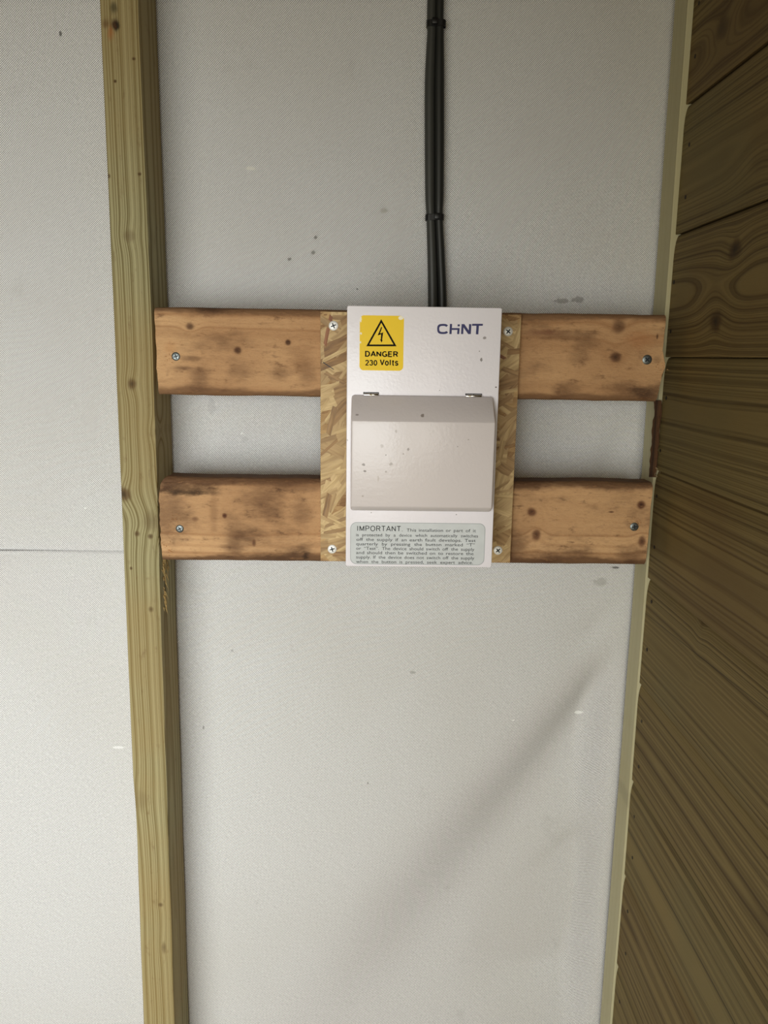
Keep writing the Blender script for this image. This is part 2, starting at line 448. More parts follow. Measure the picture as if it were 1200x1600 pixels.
# ---------------------------------------------------------------- left stud
def kst(px, py, ra, rc, pull, dk):
    p = at(px, py, Y=-.066); return (p.z, p.x+.245, ra, rc, pull, dk)
stud_m = wood('treated_stud_wood', TREATED_L, TREATED_D, 2, ring=300, seed=3.3, warp=.0016, pith=(-.03, .02), line=1.1, fibre=.3, bumpd=.0008, along_s=2.2,
    tint=(154, 126, 76), knotcol=(92, 66, 36),
    knots=[kst(206, 600, .006, .005, .006, .75), kst(192, 772, .008, .009, .009, .8), kst(238, 815, .012, .010, -.012, .35), kst(214, 834, .003, .003, .002, .7),
           kst(235, 838, .003, .003, .002, .7), kst(202, 369, .006, .006, .005, .35), kst(218, 272, .0018, .002, 0, .8), kst(170, 275, .0025, .002, 0, .7),
           kst(180, 127, .0016, .0016, 0, .9), kst(209, 92, .0016, .002, 0, .8), kst(205, 888, .002, .0016, 0, .8), kst(236, 952, .0035, .003, .002, .6),
           kst(251, 1414, .003, .003, .002, .6), kst(256, 1480, .008, .003, .003, .45), kst(240, 675, .006, .005, .006, .1), kst(216, 1250, .014, .012, .003, .2)],
    blotch=[(at(181, 40, Y=-.066).z, at(181, 40, Y=-.066).x+.245, .004, .0038, (18, 14, 8), .95), (at(165, 37, Y=-.066).z, at(165, 37, Y=-.066).x+.245, .0045, .0035, (96, 60, 30), .7),
            (at(178, 12, Y=-.066).z, at(178, 12, Y=-.066).x+.245, .0045, .003, (50, 46, 26), .7), (at(172, 52, Y=-.066).z, at(172, 52, Y=-.066).x+.245, .006, .003, (168, 96, 44), .55)])
tabL = [(.0, -.273), (.64, -.2694), (at(207, 1240, Y=-.066).z-.02, -.2662), (at(207, 1240, Y=-.066).z+.02, -.2676), (1.2, -.2662), (1.28, -.2654), (1.50, -.2640), (1.78, -.2629), (2.2, -.262)]
tabR = [(.0, -.233), (.64, -.2308), (1.0, -.2285), (1.136, -.2277), (1.448, -.2246), (1.78, -.2257), (2.2, -.226)]
rings = []
for q in range(130):
    z = .001+q*(2.118/129)
    xl = interp(tabL, z)+.0004*nz(z*14, 3); xr = interp(tabR, z)+.0005*nz(z*11, 7)
    yf = -.066+.0006*nz(z*9, 11); b = .0022
    rings.append([(xl, -.0035, z), (xl, yf+b, z), (xl+b*.3, yf+b*.3, z), (xl+b, yf, z), (xr-b, yf, z), (xr-b*.3, yf+b*.3, z), (xr, yf+b, z), (xr+.0012, -.0035, z)])
v, f = loft(rings)
stud = empty('wall_stud', (-.245, -.066, 0))
tag(stud, 'tall pale green treated timber stud standing against the membrane, left of both cross rails', 'post')
mk('timber', v, f, stud_m, stud, (-.245, -.066+0, 0), smooth=True)
# torn fibres on the stud's inner side under the lower rail
splm = plain('torn_wood_fibre', (168, 140, 88), .7)
V = []; Fs = []
for q in range(46):
    z = 1.232-R.random()**1.3*.062; L = .004+R.random()*.012; y = -.064+R.random()*.022*(z-1.16)/.07; x = -.2262+R.random()*.003
    a = len(V); tx = (R.random()-.4)*.004; wv = .0005+R.random()*.0007
    V += [(x, y-wv, z), (x, y+wv, z), (x+.0012, y, z-.001), (x+tx+.002, y-.001+R.random()*.002, z-L)]
    Fs += [(a, a+1, a+2), (a, a+1, a+3), (a+1, a+2, a+3), (a, a+2, a+3)]
tag(mk('splinter', V, Fs, splm, stud, (-.226, -.05, 1.2)), 'torn splintered fibres below the lower rail', kind='stuff')

# ---------------------------------------------------------------- right corner batten
bat = empty('corner_batten', (.314, -.044, 0))
tag(bat, 'narrow pale timber batten standing in the corner beside the dark board wall', 'batten')
bat_m = wood('treated_batten_wood', (196, 190, 156), (168, 160, 124), 2, ring=300, seed=9.1, warp=.001, pith=(.0, .05), line=.6, fibre=.3, tint=(180, 170, 128),
    knots=[(at(962, 1228, Y=-.01).z, .002, .01, .05, .002, .15)])
rings = []
for q in range(110):
    z = .001+q*(2.118/109)
    xl = interp([(0, .317), (.57, .3156), (1.15, .316), (1.5, .314), (1.82, .3123), (2.2, .311)], z)+.0004*nz(z*8, 2)
    yf = -.044+.0004*nz(z*10, 5)
    rings.append([(xl+.0008, -.0035, z), (xl, yf+.0012, z), (xl+.0012, yf, z), (XW+.006, yf, z), (XW+.006, -.0035, z)])
v, f = loft(rings); mk('timber', v, f, bat_m, bat, (.314, -.044, 0), smooth=True)
# dark upright packing strip behind the rail ends
PKX = at(1018, 690, Y=-.048).x
pk_m = wood('packing_strip_wood', (92, 62, 36), (30, 18, 10), 2, ring=420, seed=6, line=1, stain=(30, 18, 10), stain_amt=.8)
pack = empty('packing_strip', (PKX, -.0484, 1.322))
tag(pack, 'dark brown cracked upright strip between the two rail ends in the right corner', 'packing strip')
rings = []
for q in range(40):
    z = 1.3225+q*(.084/39); e = .0016*nz(z*60, 4)+.001*nz(z*160, 9)
    rings.append([(PKX+e, -.0481, z), (XW-.0012+e*.6, -.0484, z), (XW-.0010, -.0446, z), (PKX+.001+e, -.0446, z)])
v, f = loft(rings); mk('strip', v, f, pk_m, pack, (PKX, -.0484, 1.322))
V = []; Fs = []
for q in range(16):
    z = at(1024, 738, Y=-.05).z+(R.random()-.5)*.01; x = PKX+.006+R.random()*.006; a = len(V)
    V += [(x, -.0482, z), (x+.001, -.0482, z+.0006), (x+.0002, -.0489, z+.001), (x+(R.random()-.5)*.006, -.0525, z+(R.random()-.5)*.006)]
    Fs += [(a, a+1, a+2), (a, a+1, a+3), (a+1, a+2, a+3), (a, a+2, a+3)]
tag(mk('splinter', V, Fs, plain('pale_splinter', (190, 165, 125), .7), pack, (PKX, -.049, 1.3)), 'pale splinters at its lower end', kind='stuff')

# ---------------------------------------------------------------- screws
def screw(parent, c, r, headm, rot=0, dome=.0012, tilt=0, recess=True):
    """countersunk cross head facing -y"""
    n = 20; cx, cy, cz = c
    rings = []
    for rr, dy in ((r*.55, .004), (r*.98, .0004), (r, -.0002), (r*.93, -dome*.6), (r*.6, -dome), (r*.2, -dome*1.05)):
        rings.append([(cx+rr*math.cos(2*PI*i/n), cy+dy, cz+rr*math.sin(2*PI*i/n)) for i in range(n)])
    v, f = loft(rings)
    s = mk('screw', v, f, headm, parent, c, smooth=True)
    # dark inlay for the shaded cross recess: four tapering arms with small diagonal nicks
    pts = []
    for i in range(8):
        a = rot+i*PI/4
        if i % 2 == 0:
            for da, rr in ((-.20, .58), (.20, .58)): pts.append((cx+r*rr*math.cos(a+da), cz+r*rr*math.sin(a+da)))
        else: pts.append((cx+r*.20*math.cos(a), cz+r*.20*math.sin(a)))
    v, f = prism_y(pts, cy-dome*.8, cy-dome*1.12)
    mk('recess_inlay', v, f, RECESS_SHADE, s, c)
    return s

# ---------------------------------------------------------------- the two reclaimed rails
def rail(z0, z1, xlf, xrf, mat, label, y0=-.087, y1=-.049, seed=0, rr=.006, ztab=None):
    root = empty('cross_rail', (-.22, y0, z0)); tag(root, label, 'rail', 'reclaimed cross rails')
    prof = [(y, z) for y, z in rrect(y1-y0, z1-z0, rr, 5, (y0+y1)/2, (z0+z1)/2)]
    # add points along the long faces so that the worn ends get a shape of their own
    P = []
    for i, (y, z) in enumerate(prof):
        y2, z2 = prof[(i+1) % len(prof)]; P.append((y, z))
        L = math.hypot(y2-y, z2-z); m = int(L/.004)
        for q in range(1, m): P.append((y+(y2-y)*q/m, z+(z2-z)*q/m))
    rings = []; N = 90
    for k in range(N+1):
        t = k/N; rg = []
        for y, z in P:
            xl = xlf((z-z0)/(z1-z0), (y-y0)/(y1-y0)); xr = xrf((z-z0)/(z1-z0), (y-y0)/(y1-y0))
            x = xl+(xr-xl)*t
            e = max(0, 1-(z-z0)/.01) + max(0, 1-(z1-z)/.01)
            d = .0009*nz(x*22, z*30, seed)*e + .0006*nz(x*70, z*60, seed+3)*e + .00035*nz(x*26, z*55, seed+5)
            rg.append((x, y+d, z+d*.8*(1 if z > (z0+z1)/2 else -1)))
        rings.append(rg)
    v, f = loft(rings); mk('timber', v, f, mat, root, (-.22, y0, z0), smooth=True)
    return root
RL, RD, RS = (212, 170, 124), (164, 120, 80), (98, 68, 46)
def kr(px, py, z0, ra, rc, pull, dk):
    p = at(px, py, Y=-.087); return (p.x+.22, p.z-z0, ra, rc, pull, dk)
def br(px, py, z0, ra, rc, c, a):
    p = at(px, py, Y=-.087); return (p.x+.22, p.z-z0, ra, rc, c, a)
ZA0, ZA1, ZB0, ZB1 = 1.4072, 1.4945, 1.2318, 1.3222
DK = (92, 62, 42)
ma = wood('reclaimed_rail_wood', RL, RD, 0, ring=110, seed=2.2, warp=.004, pith=(.03, .09), line=.7, stain=RS, stain_amt=.7, edge=(0, ZA1-ZA0, .011), fibre=.3, tint=(164, 118, 80), knotcol=(74, 42, 28),
    knots=[kr(297, 510, ZA0, .0045, .004, .006, .75), kr(371, 547, ZA0, .0042, .0042, .004, .85), kr(450, 535, ZA0, .003, .003, .003, .85), kr(967, 510, ZA0, .007, .007, .008, .6),
           kr(962, 558, ZA0, .0062, .0055, .009, .75), kr(1027, 526, ZA0, .0012, .003, 0, .7), kr(785, 500, ZA0, .005, .005, .004, .6), kr(1026, 562, ZA0, .004, .004, 0, .3)],
    blotch=[br(312, 590, ZA0, .010, .012, DK, .55), br(375, 580, ZA0, .012, .008, DK, .4), br(437, 583, ZA0, .012, .006, DK, .5), br(480, 583, ZA0, .01, .012, DK, .4),
            br(470, 560, ZA0, .012, .014, (134, 94, 60), .4), br(880, 523, ZA0, .03, .005, DK, .5), br(915, 535, ZA0, .012, .010, DK, .45), br(905, 556, ZA0, .010, .008, DK, .35),
            br(845, 520, ZA0, .018, .003, (120, 74, 54), .6), br(885, 610, ZA0, .012, .008, DK, .6), br(975, 606, ZA0, .018, .006, DK, .6), br(1010, 612, ZA0, .018, .006, (64, 42, 30), .7),
            br(265, 545, ZA0, .006, .006, (196, 142, 92), .4), br(300, 560, ZA0, .010, .003, DK, .6), br(290, 575, ZA0, .012, .002, DK, .6), br(330, 482, ZA0, .02, .004, (66, 42, 28), .8), br(1003, 530, ZA0, .014, .008, (180, 124, 80), .6)])
mb = wood('reclaimed_lower_rail_wood', RL, RD, 0, ring=120, seed=7.7, warp=.003, pith=(.06, .07), line=.65, stain=RS, stain_amt=.85, edge=(0, ZB1-ZB0, .012), fibre=.35, tint=(160, 116, 78), knotcol=(84, 40, 26),
    knots=[kr(351, 806, ZB0, .0028, .003, .001, .85), kr(305, 811, ZB0, .004, .003, .002, .45), kr(397, 848, ZB0, .002, .004, .001, .6), kr(831, 800, ZB0, .0052, .0048, .010, .8),
           kr(838, 836, ZB0, .005, .0068, .009, .75), kr(1002, 789, ZB0, .0048, .0046, .007, .85), kr(1003, 846, ZB0, .0042, .0062, .006, .75), kr(955, 800, ZB0, .003, .001, 0, .7)],
    blotch=[br(262, 800, ZB0, .022, .03, DK, .62), br(285, 762, ZB0, .030, .006, (70, 46, 30), .75), br(300, 770, ZB0, .024, .0025, (46, 30, 18), .8), br(410, 780, ZB0, .022, .012, DK, .6), br(420, 800, ZB0, .016, .010, DK, .5),
            br(470, 802, ZB0, .010, .014, DK, .55), br(365, 840, ZB0, .009, .022, DK, .5), br(334, 800, ZB0, .004, .02, (120, 84, 56), .4), br(440, 870, ZB0, .03, .006, (70, 46, 30), .6), br(478, 870, ZB0, .004, .004, (40, 26, 18), .8),
            br(803, 860, ZB0, .016, .022, DK, .65), br(860, 874, ZB0, .026, .008, DK, .6), br(985, 868, ZB0, .016, .010, DK, .6), br(835, 755, ZB0, .03, .006, DK, .5), br(470, 760, ZB0, .03, .006, DK, .5)])
def jag(t, s, a): return a*(nz(t*5, s)+.6*nz(t*17, s+2)+.35*nz(t*40, s+4))
def a_l(t, u): return -.2165+jag(t, 1, .0008)+.0008*(1-t)
def a_r(t, u):
    tab = [(0, .2965), (.15, .2985), (.28, .3000), (.36, .3020), (.42, .3035), (.50, .3012), (.6, .2990), (1, .3000)]
    return interp(tab, t)+jag(t, 3, .0006)
def b_l(t, u):
    c = max(0, (t-.80)/.20); return -.2190+jag(t, 5, .0013)+.009*(1-math.sqrt(max(0, 1-c*c)))
def b_r(t, u): return .2990+.0012*t+jag(t, 8, .0005)
ra = rail(ZA0, ZA1, a_l, a_r, ma, 'upper reclaimed brown timber rail running behind the top of the white box', seed=3)
rb = rail(ZB0, ZB1, b_l, b_r, mb, 'lower reclaimed brown timber rail, darker stained left end with rounded corner', seed=9, rr=.008)
for root, px, py, r, rot in ((ra, 275, 557, .0044, .3), (ra, 1011, 562, .0050, .8), (rb, 281, 826, .0042, .5), (rb, 991, 823, .0046, .2)):
    p = at(px, py, Y=-.0866); s = screw(root, (p.x, -.0868, p.z), r, STEEL, rot, dome=.0008)
# chewed fibres around the screws of the rails
frm = plain('raised_rail_fibre', (206, 160, 108), .8)
for root, zc, cnt, spots in ((ra, 0, 16, ((268, 557), (1030, 575))), (rb, 0, 18, ((272, 815), (998, 818), (262, 860)))):
    V = []; Fs = []
    for sx, sy in spots:
        p = at(sx, sy, Y=-.087)
        for q in range(cnt):
            x = p.x+R.gauss(0, .0035); z = p.z+R.gauss(0, .004); a = len(V); an = R.random()*.8-.4+(PI/2 if R.random() < .3 else 0); L = .001+R.random()*.0022
            dx_, dz_ = L*math.cos(an), L*math.sin(an)
            V += [(x, -.0868, z-.0003), (x, -.0868, z+.0003), (x+dx_*.4, -.0880, z+dz_*.4), (x+dx_, -.0876, z+dz_)]
            Fs += [(a, a+1, a+2), (a, a+1, a+3), (a+1, a+2, a+3), (a, a+2, a+3)]
    tag(mk('raised_fibre', V, Fs, frm, root, tuple(wpos(root))), kind='stuff')

# ---------------------------------------------------------------- strand board
OX0, OX1, OZ0, OZ1, OYF = -.0496, .1505, 1.2366, 1.4918, -.098
osb = empty('mounting_board', (OX0, OYF, OZ0)); tag(osb, 'upright strand board panel screwed across both rails behind the white box', 'board')
OSB = osb_mat(); STR = osb_mat('wood_strand', True)
nb = 40; outl = []
for k in range(nb): outl.append((OX0+.0003*nz(k*.9), OZ0+(OZ1-OZ0)*k/nb))
for k in range(nb): outl.append((OX0+(OX1-OX0)*k/nb, OZ1+.0003*nz(k*.7, 3)))
for k in range(nb): outl.append((OX1+.0003*nz(k*.9, 5), OZ1-(OZ1-OZ0)*k/nb))
for k in range(nb): outl.append((OX1-(OX1-OX0)*k/nb, OZ0+.0003*nz(k*.7, 8)))
v, f = prism_y(outl, OYF, -.0872); mk('panel', v, f, OSB, osb, (OX0, OYF, OZ0))
def clip(poly, ax, lim, keep_less):
    out = []
    for i in range(len(poly)):
        a, b = poly[i], poly[(i+1) % len(poly)]
        ia = (a[ax] <= lim) == keep_less or a[ax] == lim; ib = (b[ax] <= lim) == keep_less or b[ax] == lim
        if ia: out.append(a)
        if ia != ib:
            t = (lim-a[ax])/(b[ax]-a[ax]); out.append((a[0]+(b[0]-a[0])*t, a[1]+(b[1]-a[1])*t))
    return out
R2 = random.Random(21)
def strand(cx, cz, L, W, an, lvl):
    ca, sa = math.cos(an), math.sin(an); n = 5; up = []; dn = []
    for i in range(n+1):
        t = i/n-.5
        up.append((t*L, W/2*(1+.25*(R2.random()-.5)))); dn.append((t*L, -W/2*(1+.25*(R2.random()-.5))))
    up[0] = (up[0][0]+R2.random()*L*.12, up[0][1]); dn[-1] = (dn[-1][0]-R2.random()*L*.12, dn[-1][1])
    poly = [(cx+x*ca-z*sa, cz+x*sa+z*ca) for x, z in up+dn[::-1]]
    for ax, lim, kl in ((0, OX0+.0002, False), (0, OX1-.0002, True), (1, OZ0+.0002, False), (1, OZ1-.0002, True)):
        poly = clip(poly, ax, lim, kl)
        if len(poly) < 3: return
    if max(p[0] for p in poly)-min(p[0] for p in poly) < .002: return
    y1 = OYF-.00008-.00022*lvl
    v, f = prism_y(poly, OYF+.0001, y1)
    me = bpy.data.meshes.new('strand')
    # stored in the strand's own frame so that its grain runs along it
    lv = []
    for x, y, z in v:
        dx_, dz_ = x-cx, z-cz; lv.append((dx_*ca+dz_*sa, y-OYF, -dx_*sa+dz_*ca))
    me.from_pydata(lv, [], f)
    bm = bmesh.new(); bm.from_mesh(me); bmesh.ops.recalc_face_normals(bm, faces=bm.faces); bm.to_mesh(me); bm.free()
    me.materials.append(STR)
    o = bpy.data.objects.new('strand', me); COL.objects.link(o); o.parent = osb
    o.location = (cx-OX0, 0, cz-OZ0); o.rotation_euler = (0, -an, 0)
for side in (0, 1):
    x0, x1 = ((OX0, -.016), (.116, OX1))[side]
    for q in range(78):
        lvl = R2.random()*1.8; big = R2.random() < .5
        strand(x0+R2.random()*(x1-x0), OZ0+(q+.5+R2.random())*(OZ1-OZ0)/79, (.046 if big else .026)*(.7+.6*R2.random()), (.018 if big else .0045)*(.6+.8*R2.random()),
               R2.choice((.1, .35, .6, .9, -.5, 1.3))+R2.random()*.3-.15, lvl if big else 1.8+R2.random()*.7)
p = at(506, 566, Y=OYF); p2 = at(521.5, 577.5, Y=OYF)
v, f = prism_y([(p.x-.0008, p.z+.0005), (p.x-.0008, p.z-.0006), (p2.x, p2.z-.0003), (p2.x, p2.z+.0004)], OYF-.0007, OYF); mk('strand_gap', v, f, RECESS_SHADE, osb, (OX0, OYF, OZ0))
for px, py, rot in ((521, 509, .4), (794, 518, .9), (519, 858, .3), (778, 860, .7)):
    p = at(px, py, Y=OYF-.001); screw(osb, (p.x, OYF-.0008, p.z), .0047, ZINC, rot, dome=.0009)

# ---------------------------------------------------------------- consumer unit
BX0, BX1, BZ0, BZ1, BYF, BYB = -.0213, .1208, 1.2484, 1.4943, -.163, OYF
unit = empty('consumer_unit', ((BX0+BX1)/2, BYB, BZ0)); tag(unit, 'white metal electrical box with hinged flap and yellow danger sticker, mounted on the strand board', 'electrical box')
UO = (BX0, BYF, BZ0)
def mpx(px, py, rx, rz, c, a, ox=BX0, oz=BZ0, Y=BYF):
    p = at(px, py, Y=Y); return (p.x-ox, p.z-oz, rx, rz, c, a)
GR = (120, 112, 106)
ENC = enclosure_mat('cream_powder_coat', (238, 234, 240), [mpx(757, 528, .0016, .0013, GR, .7), mpx(752, 562, .0012, .0018, GR, .8), mpx(749, 549, .0006, .0006, GR, .7), mpx(775, 605, .001, .0006, (70, 60, 55), .9), mpx(687, 610, .0005, .0005, GR, .9),
    mpx(580, 801, .0005, .0005, GR, .9), mpx(713, 804, .0008, .0005, GR, .8), mpx(565, 818, .001, .0006, GR, .5), mpx(543, 688, .0006, .0012, GR, .5)])
box('backbox', (BX0+.0012, BX1-.0012, BYF+.018, BYB-.0026, BZ0+.0012, BZ1-.0012), ENC, unit, bevel=.001)
# front cover: a shallow pressed tray with rounded edges
v, f = prism_y(rrect(BX1-BX0, BZ1-BZ0, .0016, 3, (BX0+BX1)/2, (BZ0+BZ1)/2), BYF, BYF+.0185)
mk('front_cover', v, f, ENC, unit, UO, bevel=.0011, seg=3)
# hinged flap
FX0, FX1 = -.0166, .1158; FZT, FZB = 1.4136, 1.3068
SP = (96, 84, 72)
FLM = enclosure_mat('warm_powder_coat', (216, 208, 207), [mpx(568, 726, .0016, .0012, SP, .8, FX0, FZB, -.187), mpx(570, 736, .0013, .0011, SP, .8, FX0, FZB, -.187), mpx(611, 725, .0018, .0016, (140, 128, 116), .6, FX0, FZB, -.187), mpx(638, 702, .0012, .0013, SP, .6, FX0, FZB, -.187),
    mpx(630, 709, .0008, .0008, (140, 128, 116), .7, FX0, FZB, -.187), mpx(597, 697, .0016, .0018, (150, 138, 126), .5, FX0, FZB, -.187), mpx(619, 674, .0012, .0016, (150, 138, 126), .5, FX0, FZB, -.187), mpx(603, 711, .0006, .0006, SP, .9, FX0, FZB, -.187),
    mpx(603, 737, .001, .001, (140, 128, 116), .6, FX0, FZB, -.187), mpx(732, 687, .0008, .0005, (140, 128, 116), .6, FX0, FZB, -.187), mpx(567, 775, .001, .0008, (140, 128, 116), .5, FX0, FZB, -.187), mpx(660, 649, .0018, .0015, (118, 104, 96), .75, FX0, FZB, -.180),
    mpx(558, 648, .0016, .0008, (118, 104, 96), .6, FX0, FZB, -.180), mpx(591, 748, .0008, .003, (180, 168, 156), .5, FX0, FZB, -.187), mpx(715, 698, .0006, .0006, SP, .5, FX0, FZB, -.187)])
def flap_ring(ins_x, prof): return [(FX0+ins_x, y, z) for y, z in prof], [(FX1-ins_x, y, z) for y, z in prof]
prof = [(BYF-.0002, FZT), (-.1660, FZT-.0002), (-.1680, FZT-.0012), (-.1862, FZT-.0214), (-.1870, FZT-.0226), (-.1872, FZT-.0240),
        (-.1872, FZB+.0062), (-.1868, FZB+.0052), (-.1860, FZB+.0044), (-.1800, FZB+.0006), (-.1785, FZB), (BYF-.0002, FZB)]
rings = []
def shrink(pr, s, cut):      # pull the profile towards the cover plate to round the side edges
    o = []
    for y, z in pr:
        yy = min(BYF-.0002, y+s) if y < BYF-.001 else y
        zz = z - cut if z > FZT-.004 else z + cut*.5 if z < FZB+.004 else z
        o.append((yy, zz))
    return o
for ins, s, cut in ((0, .0024, .0024), (.0005, .0012, .0012), (.0013, .0004, .0005), (.0026, 0, 0)):
    rings.append([(FX0+ins, y, z) for y, z in shrink(prof, s, cut)])
for ins, s, cut in ((.0026, 0, 0), (.0013, .0004, .0005), (.0005, .0012, .0012), (0, .0024, .0024)):
    rings.append([(FX1-ins, y, z) for y, z in shrink(prof, s, cut)])
v, f = loft(rings)
flap = mk('hinged_flap', v, f, FLM, unit, (FX0, -.187, FZB), smooth=True)
flap.data.set_sharp_from_angle(angle=math.radians(24))
flap['label'] = 'beige bulging lift-up flap'
for x0, x1 in ((568.5, 591), (728.5, 752.5)):
    a, b = at(x0, 617.5, Y=-.1655), at(x1, 620 if x0 > 600 else 618, Y=-.1655); zc = 1.4138; n = 14
    rings = []
    for t, rr in ((0, .0006), (0, .0014), (.04, .0016), (.47, .0016), (.48, .0013), (.5, .0013), (.51, .0016), (.96, .0016), (1, .0014), (1, .0006)):
        x = a.x+(b.x-a.x)*t; rings.append([(x, -.1646+rr*math.cos(2*PI*i/n), zc+rr*math.sin(2*PI*i/n)) for i in range(n)])
    v, f = loft(rings); h = mk('hinge', v, f, CHROME, unit, (a.x, -.1646, zc), smooth=True); h['label'] = 'chrome hinge pin'
    # the slot the knuckle sits in
    vv, ff = boxv(a.x-.0006, b.x+.0006, BYF-.0004, BYF+.0004, zc+.0006, zc+.0024); mk('hinge_slot', vv, ff, BLACKP, h, (a.x, BYF, zc))

def text_polys(s, bold=0, size=1, shear=0):
    cu = bpy.data.curves.new('t', 'FONT'); cu.body = s; cu.size = size; cu.offset = bold; cu.shear = shear; cu.resolution_u = 3
    o = bpy.data.objects.new('t', cu); COL.objects.link(o)
    bpy.context.view_layer.update()
    dg = bpy.context.evaluated_depsgraph_get(); me = bpy.data.meshes.new_from_object(o.evaluated_get(dg))
    V = [(p.co.x, p.co.y) for p in me.vertices]; Fc = [tuple(p.vertices) for p in me.polygons]
    bpy.data.objects.remove(o); bpy.data.curves.remove(cu); bpy.data.meshes.remove(me)
    return V, Fc
def fit(V, x0, x1, z0, z1):
    xs = [a for a, _ in V]; ys = [b for _, b in V]; sx = (x1-x0)/(max(xs)-min(xs)); sz = (z1-z0)/(max(ys)-min(ys))
    return [(x0+(a-min(xs))*sx, z0+(b-min(ys))*sz) for a, b in V]
def ink(name, polys, y, mat, parent, org):
    V = []; Fc = []
    for P, Q in polys:
        a = len(V); V += [(x, y, z) for x, z in P]; Fc += [tuple(i+a for i in q) for q in Q]
    o = mk(name, V, Fc, mat, parent, org)
    m = o.modifiers.new('ink', 'SOLIDIFY'); m.thickness = .00006; m.offset = 0
    return o
INK = plain('black_ink', (12, 12, 10), .6, spec=.1); NAVY = plain('navy_ink', (66, 66, 108), .5, spec=.15); GINK = plain('grey_ink', (46, 48, 50), .6, spec=.1)

# danger sticker
YEL = NT('yellow_sticker', .35, .22); yv = YEL.noise(YEL.coord(), 40, 2)
ycol = YEL.mix(yv, (244, 204, 4), (248, 210, 10)); wobY = YEL.noise(YEL.coord(), 700, 3)
SX0, SX1, SZ0, SZ1 = -.0096, .0309, 1.4362, 1.4858
for px, py, rx, rz in ((626, 497, .0024, .0018), (563.5, 499, .0010, .0028), (564, 521, .0010, .0010), (563, 535, .0008, .001)):
    p = at(px, py, Y=BYF); g = YEL.math('ADD', YEL.gauss(YEL.coord(), (p.x-SX0, 0, p.z-SZ0), (rx, 9, rz)), YEL.math('MULTIPLY_ADD', wobY, .8, -.4))
    ycol = YEL.mix(YEL.step(g, .35, .5), ycol, (250, 244, 220))
YEL.out(ycol)
v, f = prism_y(rrect(SX1-SX0, SZ1-SZ0, .0038, 5, (SX0+SX1)/2, (SZ0+SZ1)/2), BYF-.00015, BYF+.0003)
st = mk('danger_sticker', v, f, YEL.m, unit, (SX0, BYF, SZ0)); st['label'] = 'yellow danger sticker'
def sp(u, vv):      # zoomed reading of the sticker -> point on the cover
    p = at(540+u/4.615, 470+vv/4.615, Y=BYF); return (p.x, p.z)
def tri(o, r):
    A, B, C = (Vector(p) for p in o); c = (A+B+C)/3
    return [tuple(c+(p-c)*r) for p in (A, B, C)]
T0 = [sp(257, 133), sp(149, 328), sp(367, 328)]; T1 = tri(T0, .80)
ink('warning_triangle', [(T0+T1, [(0, 1, 4, 3), (1, 2, 5, 4), (2, 0, 3, 5)])], BYF-.00022, INK, st, (SX0, BYF, SZ0))
bolt = [(257, 188), (231, 250), (256, 241), (254, 280), (247, 277), (259, 301), (268, 283), (263, 283), (271, 227), (248, 236), (264, 192)]
ink('lightning_bolt', [([sp(*p) for p in bolt], [(0, 1, 2, 9, 10), (1, 2, 9), (2, 3, 7, 8, 9), (3, 4, 5, 6, 7)])], BYF-.00022, INK, st, (SX0, BYF, SZ0))
def arc(cx, cy, rx, ry, a0, a1, n=12): return [(cx+rx*math.cos(math.radians(a0+(a1-a0)*i/n)), cy+ry*math.sin(math.radians(a0+(a1-a0)*i/n))) for i in range(n+1)]
GL = {  # plain grotesque capitals drawn as strokes: advance width, polylines (cap height 1)
 'D': (.82, [[(.08, 0), (.08, 1), (.36, 1)]+arc(.36, .5, .36, .5, 90, -90)+[(.08, 0)]]),
 'A': (.80, [[(.02, 0), (.38, .96), (.40, 1), (.42, .96), (.78, 0)], [(.17, .32), (.63, .32)]]),
 'N': (.80, [[(.08, 0), (.08, 1)], [(.10, .93), (.68, .07)], [(.70, 0), (.70, 1)]]),
 'G': (.86, [arc(.44, .5, .38, .5, 48, 315, 18), [(.52, .42), (.80, .42)], [(.78, .50), (.78, 0)]]),
 'E': (.72, [[(.66, 1), (.08, 1), (.08, 0), (.68, 0)], [(.08, .52), (.60, .52)]]),
 'R': (.80, [[(.08, 0), (.08, 1), (.44, 1)]+arc(.44, .75, .25, .25, 90, -90, 8)+[(.08, .50)], [(.46, .5), (.70, 0)]]),
 'I': (.30, [[(.14, 0), (.14, 1)]]), 'M': (.92, [[(.08, 0), (.08, 1)], [(.10, .95), (.45, .06)], [(.45, .06), (.80, .95)], [(.82, 1), (.82, 0)]]),
 'P': (.76, [[(.08, 0), (.08, 1), (.42, 1)]+arc(.42, .73, .26, .27, 90, -90, 8)+[(.08, .46)]]),
 'O': (.90, [arc(.44, .5, .39, .5, 0, 360, 24)]), 'T': (.72, [[(.02, 1), (.70, 1)], [(.36, 1), (.36, 0)]]), '.': (.3, [[(.12, 0), (.12, .08)]]),
 '2': (.66, [arc(.32, .72, .27, .28, 165, -25, 10)+[(.06, 0), (.62, 0)]]), '3': (.66, [arc(.31, .76, .24, .24, 160, -80, 9), arc(.31, .27, .28, .27, 80, -165, 10)]),
 '0': (.68, [arc(.33, .5, .27, .5, 0, 360, 22)]), 'V': (.74, [[(.02, 1), (.37, .02)], [(.37, .02), (.72, 1)]]), 'o': (.66, [arc(.32, .36, .26, .36, 0, 360, 20)]),
 'l': (.28, [[(.12, 0), (.12, 1)]]), 't': (.40, [[(.18, .92), (.18, .12), (.24, 0), (.36, 0)], [(.02, .70), (.36, .70)]]),
 's': (.58, [arc(.28, .54, .21, .18, 20, 270, 9)+arc(.28, .18, .23, .18, 90, -160, 9)[1:]])}
